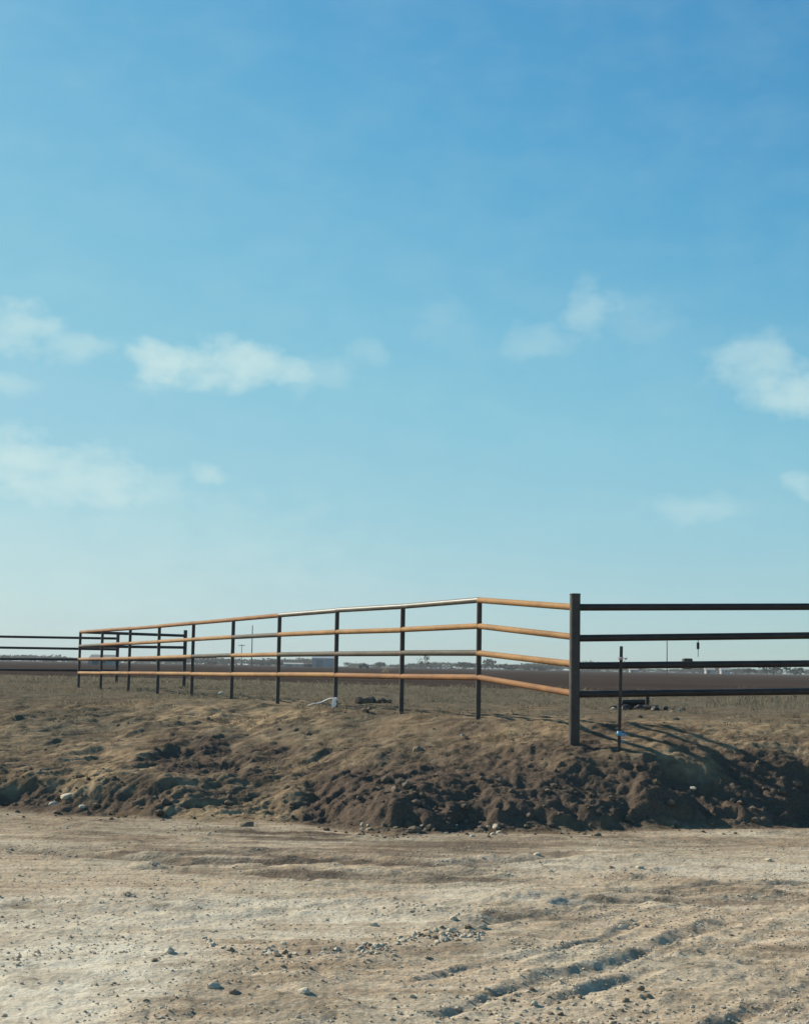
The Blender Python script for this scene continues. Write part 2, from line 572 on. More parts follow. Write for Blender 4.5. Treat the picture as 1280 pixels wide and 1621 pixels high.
def mat_field():
    k = NT('ploughed_earth')
    k.b.inputs['Specular IOR Level'].default_value = 0
    rows = k.noise(.35, 5, .6, (.12, 1.0, 1), .05)
    patch = k.noise(.03, 4, .55, (.4, 1, 1))
    c = k.mix(k.ramp(rows, .3, .7), (.030, .0235, .021), (.062, .048, .042))
    c = k.mix(k.ramp(patch, .4, .7, 0, .6), c, (.070, .054, .046))
    c = k.mix(k.ramp(k.noise(1.1, 5, .7), .58, .72, 0, .6), c, (.12, .098, .08))
    k.bump(k.noise(1.2, 5, .7), .8, .15)
    return k.done(c, .95)


def mat_steel(name, dark, light, rough, metal=0.0, spec=.35, streak=(6, 6, 1.2)):
    k = NT(name)
    a = k.noise(9, 5, .6)
    b = k.noise(60, 4, .7)
    c = k.mix(k.ramp(a, .32, .68), dark, light)
    c = k.mix(k.ramp(k.noise(1.7, 5, .65), .44, .66, 0, .65), c, tuple(v * .62 for v in dark))
    c = k.mix(k.ramp(b, .52, .72, 0, .6), c, tuple(v * .5 for v in dark))
    k.bump(b, .25, .004)
    k.b.inputs['Specular IOR Level'].default_value = spec
    return k.done(c, k.ramp(a, .3, .7, rough - .08, rough + .1), metal)


def mat_simple(name, a, b, scale, rough=.85, bump=.3, dist=.01, spec=.2):
    k = NT(name)
    n = k.noise(scale, 5, .6)
    k.bump(n, bump, dist)
    k.b.inputs['Specular IOR Level'].default_value = spec
    return k.done(k.mix(k.ramp(n, .3, .7), a, b), rough)


def mat_foliage(name, a, b, scale=.8):
    k = NT(name)
    k.b.inputs['Specular IOR Level'].default_value = .05
    oi = k.N.new('ShaderNodeObjectInfo')
    c = k.mix(k.ramp(k.noise(scale, 4, .6), .3, .7), a, b)
    c = k.mix(k.math('MULTIPLY', oi.outputs['Random'], .35), c, tuple(min(.86, v * 1.5) for v in b))
    m = k.done(c, .9)
    tr = k.N.new('ShaderNodeBsdfTranslucent')
    k.L.new(c, tr.inputs['Color'])
    ms = k.N.new('ShaderNodeMixShader')
    ms.inputs[0].default_value = .5
    k.L.new(k.b.outputs[0], ms.inputs[1])
    k.L.new(tr.outputs[0], ms.inputs[2])
    k.L.new(ms.outputs[0], k.N['Material Output'].inputs['Surface'])
    return m


M = dict(
    soil=mat_soil(), field=mat_field(),
    tan=mat_steel('tan_rust', (.265, .130, .042), (.375, .208, .074), .8),
    rust=mat_steel('brown_rust', (.22, .098, .035), (.32, .155, .058), .82),
    grey=mat_steel('dull_grey', (.060, .055, .042), (.125, .110, .080), .72, 0.0, .2),
    shiny=mat_steel('mill_grey', (.075, .070, .058), (.150, .135, .108), .46, 0.1, .45),
    post=mat_steel('dark_steel', (.045, .037, .034), (.085, .068, .060), .55),
    black=mat_steel('black_steel', (.022, .018, .018), (.048, .036, .034), .5),
    tpost=mat_steel('stake_steel', (.055, .040, .034), (.10, .07, .058), .6),
    stone=mat_simple('limestone', (.38, .325, .24), (.58, .51, .40), 9, .9, .5, .02),
    browns=mat_simple('brown_stone', (.14, .105, .07), (.27, .21, .15), 14, .9, .5, .02),
    clod=mat_simple('clod_earth', (.080, .060, .046), (.19, .144, .104), 3.2, .95, .6, .02),
    gravel=mat_simple('gravel_stone', (.30, .235, .165), (.58, .50, .39), 5.0, .92, .5, .01),
    white=mat_foliage('white_plastic', (.74, .75, .76), (.84, .84, .83), 12),
    blue=mat_simple('blue_tape', (.10, .30, .52), (.16, .40, .62), 20, .5, .2, .01, .4),
    pink=mat_simple('pink_tape', (.55, .36, .36), (.66, .46, .45), 20, .5, .2, .01, .4),
    barn=mat_simple('blue_grey_sheet', (.20, .235, .27), (.27, .305, .34), .5, .6, .1, .02),
    roof=mat_simple('grey_roof_sheet', (.17, .17, .175), (.25, .25, .25), .6, .6, .1, .02),
    wall=mat_simple('pale_sheet', (.27, .265, .25), (.36, .35, .33), .6, .7, .1, .02),
    dkwall=mat_simple('dark_boards', (.045, .04, .038), (.085, .075, .068), 1.2, .8, .2, .02),
    door=mat_simple('door_sheet', (.10, .11, .12), (.15, .16, .17), 1.2, .7, .1, .02),
    wood=mat_simple('grey_pole_wood', (.10, .085, .07), (.18, .155, .13), 3, .9, .3, .01),
    bark=mat_simple('bark', (.10, .085, .07), (.17, .145, .12), 2, .95, .5, .05),
    palebark=mat_simple('pale_bark', (.30, .27, .23), (.42, .38, .33), 2, .95, .5, .05),
    leafdark=mat_foliage('winter_foliage', (.040, .040, .030), (.080, .076, .055)),
    leafgreen=mat_foliage('evergreen_foliage', (.030, .042, .028), (.060, .078, .048)),
    leaftan=mat_foliage('tan_foliage', (.20, .15, .09), (.32, .25, .16)),
    grass=mat_foliage('dry_grass', (.10, .090, .064), (.22, .19, .14), 1.1),
    paint=mat_simple('dark_paint', (.03, .032, .036), (.05, .052, .056), 2, .35, .02, .01, .5),
    rubber=mat_simple('tyre_rubber', (.02, .02, .02), (.035, .035, .035), 6, .8, .2, .01),
    glass=mat_simple('window_glass', (.03, .035, .04), (.05, .055, .06), 1, .1, .0, .01, .5),
    cable=mat_simple('cable_black', (.02, .02, .02), (.04, .04, .04), 4, .7, .1, .01),
)

# ------------------------------------------------------------------ object builders


def link(name, me, parent=None, mats=(), loc=None, matrix=None):
    o = bpy.data.objects.new(name, me)
    C.objects.link(o)
    for m in mats:
        if m.name not in [q.name for q in me.materials if q]:
            me.materials.append(m)
    if parent:
        o.parent = parent
    if loc is not None:
        o.location = loc
    if matrix is not None:
        o.matrix_local = matrix
    return o


def tag(o, label=None, cat=None, group=None, kind=None):
    for k_, v in (('label', label), ('category', cat), ('group', group), ('kind', kind)):
        if v:
            o[k_] = v
    return o


def thing(name, label, cat, loc=(0, 0, 0), rz=0.0, group=None):
    o = bpy.data.objects.new(name, None)
    o.empty_display_size = .2
    C.objects.link(o)
    o.location = loc
    o.rotation_euler = (0, 0, rz)
    return tag(o, label, cat, group)


def bm_mesh(name, bm, mat=None, smooth=False):
    me = bpy.data.meshes.new(name)
    bm.to_mesh(me)
    bm.free()
    if mat:
        me.materials.append(mat)
    if smooth:
        me.shade_smooth()
    return me


def np_mesh(name, verts, faces, mat=None, smooth=False, attrs=None):
    """verts (n,3), faces (m,k) with one k"""
    me = bpy.data.meshes.new(name)
    verts = np.asarray(verts, np.float32)
    faces = np.asarray(faces, np.int32)
    m, k = faces.shape
    me.vertices.add(len(verts))
    me.vertices.foreach_set('co', verts.ravel())
    me.loops.add(m * k)
    me.loops.foreach_set('vertex_index', faces.ravel())
    me.polygons.add(m)
    me.polygons.foreach_set('loop_start', np.arange(0, m * k, k, dtype=np.int32))
    me.polygons.foreach_set('loop_total', np.full(m, k, np.int32))
    me.update(calc_edges=True)
    me.polygons.foreach_set('use_smooth', np.full(m, smooth, bool))
    for n, a in (attrs or {}).items():
        me.attributes.new(n, 'FLOAT', 'POINT').data.foreach_set('value', np.asarray(a, np.float32))
    if mat:
        me.materials.append(mat)
    return me


def add_box(bm, lo, hi, bevel=0.0):
    r = bmesh.ops.create_cube(bm, size=1.0)
    vs = r['verts']
    for v in vs:
        v.co = Vector([lo[i] + (v.co[i] + .5) * (hi[i] - lo[i]) for i in range(3)])
    if bevel:
        es = list({e for v in vs for e in v.link_edges})
        bmesh.ops.bevel(bm, geom=es, offset=bevel, segments=1, affect='EDGES')


def add_tube(bm, pts, rad, seg=10, cap=True):
    pts = [Vector(p) for p in pts]
    rads = rad if isinstance(rad, (list, tuple)) else [rad] * len(pts)
    rings = []
    up = Vector((0, 0, 1))
    for i, p in enumerate(pts):
        d = (pts[min(i + 1, len(pts) - 1)] - pts[max(i - 1, 0)]).normalized()
        a = d.cross(up if abs(d.z) < .95 else Vector((1, 0, 0))).normalized()
        b = a.cross(d)
        rings.append([bm.verts.new(p + rads[i] * (math.cos(2 * math.pi * k / seg) * a + math.sin(2 * math.pi * k / seg) * b)) for k in range(seg)])
    for r0, r1 in zip(rings[:-1], rings[1:]):
        for k in range(seg):
            f = bm.faces.new((r0[k], r0[(k + 1) % seg], r1[(k + 1) % seg], r1[k]))
            f.smooth = True
    if cap:
        bm.faces.new(rings[0][::-1])
        bm.faces.new(rings[-1])


def part(name, parent, mat, fn, label=None):
    bm = bmesh.new()
    fn(bm)
    bmesh.ops.recalc_face_normals(bm, faces=bm.faces)
    o = link(name, bm_mesh(name, bm, mat), parent)
    if label:
        o['label'] = label
    return o


# unit pipe along +Z, radius 1, length 1, wall visible at the open end
def pipe_mesh(name, mat, seg=16):
    bm = bmesh.new()
    add_tube(bm, [(0, 0, 0), (0, 0, 1)], 1.0, seg)
    bmesh.ops.recalc_face_normals(bm, faces=bm.faces)
    return bm_mesh(name, bm, mat)


PIPE = {k: pipe_mesh('pipe_' + k, M[k]) for k in ('tan', 'rust', 'grey', 'shiny', 'post', 'black', 'tpost')}


def pipe(name, kind, a, b, r, root, label=None):
    a, b = Vector(a), Vector(b)
    o = bpy.data.objects.new(name, PIPE[kind])
    C.objects.link(o)
    o.parent = root
    d = b - a
    q = d.to_track_quat('Z', 'Y')
    o.location = a - root.location
    o.rotation_mode = 'QUATERNION'
    o.rotation_quaternion = q
    o.scale = (r, r, d.length)
    if label:
        o['label'] = label
    return o


# ------------------------------------------------------------------ ground meshes


def ground_patch():
    ys = np.concatenate([np.arange(3.2, 8, .032), np.arange(8, 13, .034), np.arange(13, 17.5, .026),
                         np.arange(17.5, 24, .05), 24 + (np.linspace(0, 1, 110) ** 1.4) * 24])
    us = np.linspace(-.56, .56, 1240)
    Y, U = np.meshgrid(ys, us, indexing='ij')
    X = U * (Y + 5.5)
    z, pale, dark, gold, green = ground_full(X, Y)
    ny, nx = Y.shape
    idx = np.arange(ny * nx).reshape(ny, nx)
    F = np.stack([idx[:-1, :-1], idx[:-1, 1:], idx[1:, 1:], idx[1:, :-1]], -1).reshape(-1, 4)
    V = np.stack([X, Y, z], -1).reshape(-1, 3)
    cy = V[F[:, 0], 1]; cx = V[F[:, 0], 0]
    by = base_y(cx)
    tt = top_y(cx) + .8 * perlin(cx, cy, 5)
    zone = np.where(cy < by + .12 * perlin(cx * 2, cy * 2, 8), 0, np.where(cy < tt, 1, 2))
    A = dict(pale=pale.ravel(), dark=dark.ravel(), gold=gold.ravel(), green=green.ravel())
    out = []
    for zn, nm in ((0, 'dirt_road'), (1, 'dirt_bank'), (2, 'stubble_ground')):
        f = F[zone == zn]
        used, inv = np.unique(f, return_inverse=True)
        me = np_mesh(nm, V[used], inv.reshape(-1, 4), M['soil'], True, {k: a[used] for k, a in A.items()})
        o = link(nm, me)
        out.append(tag(o, kind='structure'))
    return out


ground_patch()


def outer_ground():
    xs = np.concatenate([-np.geomspace(1200, 60, 26), np.linspace(-50, 50, 121), np.geomspace(60, 1200, 26)])
    ys = np.concatenate([np.linspace(-80, 0, 9), np.linspace(2, 46, 45), np.linspace(46.8, 76, 40), np.geomspace(78, 1500, 52)])
    X, Y = np.meshgrid(xs, ys)
    z = ground_smooth(X, Y) + .04 * fbm(X * .3, Y * .3, 2, 200) - .03
    inside = (np.abs(X) < .56 * (Y + 5.5) - .8) & (Y > 4) & (Y < 46.5)
    z = z - np.where(inside, .45, 0) - np.where(Y > 46, 0.0, .05)
    z = z + np.where(Y > 400, .0, 0)
    ny, nx = X.shape
    idx = np.arange(ny * nx).reshape(ny, nx)
    F = np.stack([idx[:-1, :-1], idx[:-1, 1:], idx[1:, 1:], idx[1:, :-1]], -1).reshape(-1, 4)
    V = np.stack([X, Y, z], -1).reshape(-1, 3)
    cx, cy = V[F].mean(1)[:, 0], V[F].mean(1)[:, 1]
    edge = np.interp(cx, [-30, -8, 0, 6, 12, 30], [72, 64, 55, 50.5, 47.6, 47]) + 4.0 * fbm(cx * .16, cy * .12, 4, 9, .6)
    road = V[:, 1] < base_y(V[:, 0])
    A = dict(pale=road * .85, dark=np.zeros(len(V)), gold=np.zeros(len(V)), green=np.where(road, 0, np.clip((V[:, 1] - 14) / 8, .25, 1)))
    for nm, sel, m in (('rough_ground', cy < edge, M['soil']), ('ploughed_field', cy >= edge, M['field'])):
        f = F[sel]
        used, inv = np.unique(f, return_inverse=True)
        o = link(nm, np_mesh(nm, V[used], inv.reshape(-1, 4), m, True, {k: a[used] for k, a in A.items()}))
        tag(o, kind='structure')


outer_ground()


def gz(x, y):
    return float(ground_full(np.array([x]), np.array([y]))[0][0])


# ------------------------------------------------------------------ fences
RAIL_R, POST_R = .037, .033
post_px = [758, 637, 533, 442, 369, 306, 252, 206, 162, 127]
rail_px = [(950, 991.5, 1034, 1072.7), (960, 997, 1034, 1071.2), (966, 1000.3, 1035, 1069), (973.6, 1004.5, 1036.3, 1068), (980.5, 1008.6, 1037.7, 1067.5),
           (986.3, 1012.3, 1039.3, 1066.8), (991.2, 1015.6, 1041, 1066.2), (995, 1018.3, 1042, 1065.7), (998, 1020.8, 1043, 1065.3), (1000.5, 1022.8, 1043.8, 1065)]
depth = [18.75 * (1 + .1118 * k) for k in range(10)]
rails_at = [[P(px, y, d) for y in ry] for px, ry, d in zip(post_px, rail_px, depth)]
# every post stands upright: take the x of its second rail
for row in rails_at:
    for v in row:
        v.x = row[1].x
CX, CY = P(909, 1060, 16.5).x, 16.5
corner_r = [P(909, y, 16.5) for y in (961.3, 1008.5, 1051.5, 1098.3)]
fence = thing('pipe_fence', 'long rusty pipe fence whose tan rails run away from the thick dark post', 'fence', (rails_at[0][0].x, depth[0], .8))
for row in rails_at:
    pipe('post', 'post', (row[0].x, row[0].y, gz(row[0].x, row[0].y) - .35), (row[0].x, row[0].y, row[0].z - .012), POST_R, fence)
# colour of each rail, panel by panel from the near end (panel 0 joins the thick post)
kinds = [['tan', 'shiny', 'shiny', 'shiny', 'rust', 'rust', 'rust', 'rust', 'rust', 'rust'],
         ['tan', 'tan', 'tan', 'tan', 'grey', 'tan', 'tan', 'tan', 'rust', 'grey'],
         ['tan', 'grey', 'grey', 'grey', 'tan', 'grey', 'tan', 'rust', 'rust', 'rust'],
         ['rust', 'rust', 'rust', 'tan', 'tan', 'tan', 'tan', 'rust', 'tan', 'tan']]
name_of = dict(tan='tan rusted rail', grey='dull grey rail', shiny='grey rail with a bright worn top', rust='brown rusted rail')
for j in range(4):
    prev = corner_r[j]
    for i in range(10):
        a, b = prev, rails_at[i][j]
        jit = Vector((0, 0, random.uniform(-.006, .006)))
        pipe('rail', kinds[j][i], a + jit * (i > 0), b + jit * .5, RAIL_R * random.uniform(.96, 1.03), fence, name_of[kinds[j][i]])
        prev = b
pipe('corner_post', 'post', (CX, CY, gz(CX, CY) - .4), (CX, CY, P(909, 941, 16.5).z), .0585, fence, 'thick dark end post')
part('post_cap', fence, M['post'], lambda bm: add_tube(bm, [Vector((CX, CY, P(909, 941, 16.5).z - .004)) - fence.location, Vector((CX, CY, P(909, 939.6, 16.5).z)) - fence.location], .0605, 16))
for row in rails_at:                                   # weld beads where rails meet the posts
    for v in row[1:]:
        part('weld', fence, M['rust'], lambda bm: add_tube(bm, [v - fence.location + Vector((0, 0, s * .030)) for s in (-1, 1)], POST_R + .006, 12))

# the run to the right of the thick post
right_end = [P(1282, y, 16.7) for y in (960.4, 1006, 1050.4, 1094.2)]
rf = thing('pipe_fence', 'dark four-rail pipe fence running level from the thick post past the steel stake', 'fence', (CX + .06, CY, .8))
ext = 2.95 / (right_end[0].x - CX)
for j in range(4):
    a = corner_r[j] + Vector((.045, 0, (0, -.012, -.015, -.004)[j]))
    b = a + (right_end[j] - a) * ext
    pipe('rail', 'black', a, b, RAIL_R * 1.02, rf)
    c = b + (b - a)
    pipe('rail', 'black', b, c, RAIL_R * 1.02, rf)
px_, py_ = b.x, b.y
pipe('post', 'post', (px_, py_, gz(px_, py_) - .3), (px_, py_, (corner_r[0] + (right_end[0] - corner_r[0]) * ext).z - .01), POST_R, rf)
cl = P(1087, 1051, 16.62)
part('clamp', rf, M['post'], lambda bm: (add_box(bm, cl - rf.location + Vector((-.052, -.055, -.052)), cl - rf.location + Vector((.052, .055, .060)), .012),
                                         add_tube(bm, [cl - rf.location + Vector((0, -.07, 0)), cl - rf.location + Vector((0, .07, 0))], .014, 8)))

# far panel that turns off at the end of the long fence, and the run beyond it
gp = thing('pipe_fence', 'short far dark rail panel ending at a tall thin post behind the rusty fence', 'fence', (P(293, 1050, 41).x, 41, .8))
T = [P(293, y, 41) for y in (1006.4, 1025, 1045, 1064)]
for v in T:
    v.x = T[1].x
for j in range(4):
    pipe('rail', 'black', rails_at[9][j], T[j], RAIL_R, gp)
pipe('post', 'post', (T[0].x, 41, gz(T[0].x, 41) - .3), (T[0].x, 41, P(293, 997.5, 41).z), .05, gp)
lf = thing('pipe_fence', 'farthest dark rail fence running out past the end of the rusty fence', 'fence', (P(187, 1050, 46).x, 46, .8))
a4 = [P(187, y, 46) for y in (1010.8, 1028, 1044.3, 1061.5)]
b4 = [P(-8, y, 46.5) for y in (1007.6, 1025, 1043, 1060)]
for j in range(4):
    e = a4[j]
    d = (b4[j] - e) / 1.15
    for s in range(3):
        pipe('rail', 'black', e + d * s, e + d * (s + 1), RAIL_R, lf)
for s in (1, 2, 3):
    q = a4[0] + (b4[0] - a4[0]) / 1.15 * s
    if s > 1:
        pipe('post', 'post', (q.x, q.y, gz(q.x, min(q.y, 47)) - .3), (q.x, q.y, q.z), POST_R, lf)
pipe('post', 'post', (a4[0].x, 46, gz(a4[0].x, 46) - .3), (a4[0].x, 46, P(187, 1002.5, 46).z), .05, lf)

# ------------------------------------------------------------------ steel stake with ribbons
sx, sy = hit(979, 1199)
stake_top = P(983, 1023, sy).z
stake = thing('steel_stake', 'thin rusty steel stake with blue tape near its foot, before the dark rails', 'stake', (sx, sy, gz(sx, sy)))
sh = stake_top - gz(sx, sy)


def tbar(bm):
    def lean(z): return .02 * z
    for lo, hi in (((-.0165, -.004, -.3), (.0165, .003, sh)), ((-.0035, .003, -.3), (.0035, .028, sh - .01))):
        add_box(bm, lo, hi)
    for v in bm.verts:
        v.co.x += lean(v.co.z)


part('shaft', stake, M['tpost'], tbar)


bm = bmesh.new()
add_box(bm, (-.007, -.011, 0), (.007, -.0045, .016), .002)
STUD = bm_mesh('stud', bm, M['tpost'])
for k in range(22):
    z = .06 + k * .048
    link('stud', STUD, stake, (), (.02 * z, 0, z))


def ribbon(z, r, dx, h, tail):
    def fn(bm):
        add_tube(bm, [(dx + .02 * z, .006, z), (dx + .02 * z, .006, z + h)], [r, r * 1.05], 9)
        vs = []
        for k in range(7):
            t = k / 6
            vs.append((bm.verts.new((dx + .02 * z + r * .9 + .02 * math.sin(t * 4), -.02 + .012 * math.sin(t * 7), z + h * .7 - tail * t)),
                       bm.verts.new((dx + .02 * z + r * .9 + .03 + .015 * math.sin(t * 5 + 1), -.005 + .012 * math.cos(t * 6), z + h * .7 - tail * t * .92))))
        for p, q in zip(vs[:-1], vs[1:]):
            bm.faces.new((p[0], p[1], q[1], q[0]))
    return fn


part('tape', stake, M['blue'], ribbon(.17, .026, .0, .05, .11), 'blue tape tied round the stake')
part('tape', stake, M['pink'], ribbon(.97, .025, .0, .03, .05), 'faded pink tape tied high on the stake')

# small tag hanging from the second dark rail
hp = P(1103, 1012.5, 16.62)
tagr = thing('hanging_tag', 'small dark tag dangling on a wire from the second dark rail', 'tag', hp)


def wire(bm):
    add_tube(bm, [(0, 0, .03), (.003, -.036, -.02), (.002, -.036, -.03), (0, -.036, -.19)], .0035, 6)


part('wire', tagr, M['cable'], wire)
part('tag_plate', tagr, M['black'], lambda bm: add_box(bm, (-.015, -.042, -.105), (.015, -.030, -.030), .005))

# ------------------------------------------------------------------ white plastic at the third post
bx, by_ = rails_at[2][0].x, depth[2]
bag = thing('plastic_bag', 'white crumpled plastic caught on the foot of a fence post', 'plastic bag', (bx - .02, by_ - .12, gz(bx, by_ - .12)))


def crumple(bm):
    r = bmesh.ops.create_icosphere(bm, subdivisions=3, radius=1)
    for v in r['verts']:
        n = v.co.copy()
        f = 1 + .35 * math.sin(n.x * 7 + n.z * 5) * math.cos(n.y * 6 + n.z * 3) + .12 * math.sin(n.z * 17 + n.x * 11)
        v.co = Vector((n.x * .034 * f + .004, n.y * .04 * f, .07 + n.z * .075 * f))
    for f in bm.faces:
        f.smooth = False


part('bag_body', bag, M['white'], crumple)


def knot(bm):
    r = bmesh.ops.create_icosphere(bm, subdivisions=2, radius=1)
    for v in r['verts']:
        n = v.co.copy()
        f = 1 + .3 * math.sin(n.x * 9 + n.y * 6 + n.z * 4)
        v.co = Vector((.030 + n.x * .026 * f, n.y * .026 * f, .155 + n.z * .024 * f))


part('knot', bag, M['white'], knot)


def strip(bm):
    vs = []
    for k in range(14):
        t = k / 13
        x = .02 - .42 * t
        z = .165 - .13 * t ** 1.5 + .012 * math.sin(t * 9)
        y = .05 * math.sin(t * 3)
        h = .017 * (1 - .4 * t)
        vs.append([bm.verts.new((x, y - .012, z - h * .5)), bm.verts.new((x, y + .004, z + h * .5)), bm.verts.new((x, y + .03, z - h * .3))])
    for p, q in zip(vs[:-1], vs[1:]):
        for i in range(3):
            bm.faces.new((p[i], p[(i + 1) % 3], q[(i + 1) % 3], q[i]))
    bm.faces.new(vs[0]); bm.faces.new(vs[-1][::-1])


part('strip', bag, M['white'], strip)

# ------------------------------------------------------------------ pipe scraps beyond the dark rails
SC = 25.5


def scrap(name, label, cat, px0, px1, py, rad, dy, dz=0.0, kind='black', group=None):
    a, b = P(px0, py, SC), P(px1, py, SC + dy)
    z = gz(a.x, SC) + rad * .8 + dz
    o = thing(name, label, cat, ((a.x + b.x) / 2, SC + dy / 2, z), 0, group)
    pipe('pipe_wall', kind, (a.x, SC, z), (b.x, SC + dy, z + .01), rad, o)
    part('pipe_mouth', o, M['cable'], lambda bm: add_tube(bm, [Vector((a.x - .003, SC, z)) - o.location, Vector((a.x + .01, SC, z)) - o.location], rad * .8, 14))
    return o


scrap('pipe_offcut', 'long dark pipe offcut lying behind the steel stake', 'pipe', 978, 1018, 1124, .052, .25)
scrap('pipe_offcut', 'shorter dark pipe offcut lying under the upright stub', 'pipe', 1008, 1040, 1127, .045, -.2)
scrap('pipe_offcut', 'dark pipe offcut resting on top of the other two', 'pipe', 984, 1022, 1119, .042, .15, .085)
st = P(1024, 1118, SC - .05)
zz = gz(st.x, SC)
stub = thing('pipe_stub', 'short dark upright pipe stub standing among the scraps under the lowest dark rail', 'pipe', (st.x, SC - .05, zz))
pipe('stub_wall', 'black', (st.x, SC - .05, zz - .05), (st.x, SC - .05, zz + .33), .034, stub)
part('base_plate', stub, M['black'], lambda bm: add_box(bm, (-.12, -.09, .0), (.12, .09, .03), .006))

# ------------------------------------------------------------------ stones, gravel, clods


def stone_bm(seed, sub=2):
    rr = random.Random(seed)
    bm = bmesh.new()
    bmesh.ops.create_icosphere(bm, subdivisions=sub, radius=1)
    ph = [rr.uniform(0, 6.3) for _ in range(6)]
    planes = [(Vector((rr.gauss(0, 1), rr.gauss(0, 1), rr.gauss(0, 1))).normalized(), rr.uniform(.55, .85)) for _ in range(7)]
    for v in bm.verts:
        n = v.co.copy()
        p = n * (1 + .12 * math.sin(3 * n.x + ph[0]) * math.sin(4 * n.y + ph[1]) + .08 * math.sin(7 * n.z + ph[2] + 5 * n.x))
        for q, d in planes:
            e = p.dot(q) - d
            if e > 0:
                p -= q * e * .9
        v.co = p
    return bm


STONE_ME = {}
for nm, m in (('stone', 'stone'), ('browns', 'browns')):
    STONE_ME[nm] = [bm_mesh('stone_mesh', stone_bm(40 + k, 2), M[m], False) for k in range(7)]


def stone(px, py, wpx, label, kind='stone', flat=.62, group=None, name='stone'):
    x, y = hit(px, py)
    r = wpx / FPX * y / 2
    o = bpy.data.objects.new(name, random.choice(STONE_ME[kind]))
    C.objects.link(o)
    r *= .88 if wpx > 14 else 1
    o.scale = (r * 1.12, r * random.uniform(.8, 1.1), r * flat * 1.1)
    o.location = (x, y, gz(x, y) + r * flat * .18)
    o.rotation_euler = (random.uniform(-.25, .25), random.uniform(-.25, .25), random.uniform(0, 6.28))
    return tag(o, label, 'stone', group)


for a in [(268, 1514, 18, 'grey stone alone at the near edge of the stone row, smaller one beside it'),
          (338, 1568, 25, 'largest pale grey stone lying on the near road surface'),
          (372, 1578, 22, 'flat brownish stone touching the largest pale stone', 'browns'),
          (482, 1580, 26, 'low grey stone half sunk in the nearest road'),
          (332, 1496, 15, 'white angular stone starting the stone row across the road'),
          (244, 1526, 13, 'small dark brown stone in front of the lone grey stone', 'browns'),
          (230, 1594, 9, 'tiny dark stone in the pale empty near road', 'browns'),
          (716, 1459, 17, 'pale whitish stone above the middle of the stone row'),
          (592, 1465, 17, 'low whitish stone on the streaked middle of the road'),
          (785, 1311, 17, 'white stone at the foot of the shaded bank'),
          (945, 1327, 12, 'small brown stone just below the shaded bank', 'browns'),
          (850, 1352, 13, 'pale pebble on the road off the bank foot'),
          (967, 1379, 14, 'dark reddish stone on the far road, pale one beside it', 'browns'),
          (1013, 1379, 14, 'pale stone on the far road with a shaded side'),
          (1215, 1364, 16, 'tall narrow pale stone on the far road before the dark bank'),
          (985, 1466, 22, 'pale grey lump of stone at the head of a wheel rut'),
          (350, 1100, 11, 'white stone lying among the weeds under the rusty fence'),
          (108, 1258, 26, 'pale boulder half buried in the dark dug bank'),
          (88, 1266, 22, 'flat white slab of stone beside the half buried boulder'),
          (132, 1272, 13, 'upright whitish stone wedged in the dark bank'),
          (1096, 1242, 15, 'whitish stone on the crest of the shaded bank'),
          (970, 1124, 9, 'white scrap of stone beside the steel stake beyond the rails'),
          (1062, 1128, 8, 'dark clod near the pipe scraps', 'browns'),
          (1073, 1127, 9, 'pale chip of stone next to the dark clod by the pipe scraps'),
          (662, 1193, 22, 'rounded brown clod sitting on the open bank', 'browns'),
          (390, 1307, 30, 'rounded brown lump of earth on the golden slump', 'browns'),
          (732, 1172, 7, 'small white stone on the bank below the second near post')]:
    stone(*a[:3], a[3], *(a[4:5] or ('stone',)))

def heap(name, label, spots_, Y, mat):
    o = None
    for px, py, w, h in spots_:
        v = P(px, py, Y)
        if o is None:
            o = thing(name, label, 'debris', (v.x, Y, gz(v.x, Y)))
        r, rz = w / FPX * Y / 2, h / FPX * Y / 2
        y = Y + random.uniform(-.15, .15)
        q = link('lump', random.choice(HEAP_ME[mat]), o, (), (v.x - o.location.x, y - Y, gz(v.x, y) - o.location.z + rz * .45))
        q.scale = (r, r * .8, rz)
        q.rotation_euler = (0, random.uniform(-.2, .2), random.uniform(0, 1))
    return o


HEAP_ME = {m: [bm_mesh('lump', stone_bm(80 + k, 2), M[m]) for k in range(4)] for m in ('black', 'clod')}
heap('debris_heap', 'low dark heap of debris lying behind the middle of the rusty fence',
     [(568, 1108, 22, 16), (584, 1107, 26, 20), (600, 1109, 26, 14), (613, 1110, 16, 10)], 26.5, 'clod')
heap('debris_heap', 'dark lumps heaped round the pipe scraps beyond the dark rails',
     [(972, 1126, 12, 10), (990, 1127, 22, 14), (1012, 1128, 20, 14), (1036, 1128, 18, 11), (1052, 1128, 12, 9), (1080, 1130, 9, 8)], 25.2, 'black')

rowp = []
for k in range(190):                                   # the row of stones across the lower road
    t = random.random() ** .6
    px = 320 + 445 * t
    py = 1500 - 8 * t + 10 * math.sin(t * 5) + random.gauss(0, 6) + (10 if .3 < t < .7 else 0)
    rowp.append((px, py, random.choice((5, 6, 6, 7, 7, 8, 9, 10, 11, 14))))
for px, py, w in rowp:
    stone(px, py, w, 'small pale stone in the loose row of stones across the lower road', random.choice(('stone', 'stone', 'browns')), .7, 'small stones in the row across the road')
for k in range(46):
    px = random.uniform(560, 800)
    py = random.uniform(1306, 1330)
    stone(px, py, random.choice((4, 5, 6, 7, 9)), 'small pale stone scattered along the foot of the shaded bank', random.choice(('stone', 'browns', 'browns')), .7, 'small stones at the bank foot')
for k in range(70):
    px = random.gauss(860, 130)
    py = random.uniform(1570, 1630)
    stone(px, py, random.choice((6, 8, 9, 11, 13)), 'small stone in the gritty near corner of the road by the ruts', random.choice(('stone', 'browns')), .65, 'small stones in the gritty near road')


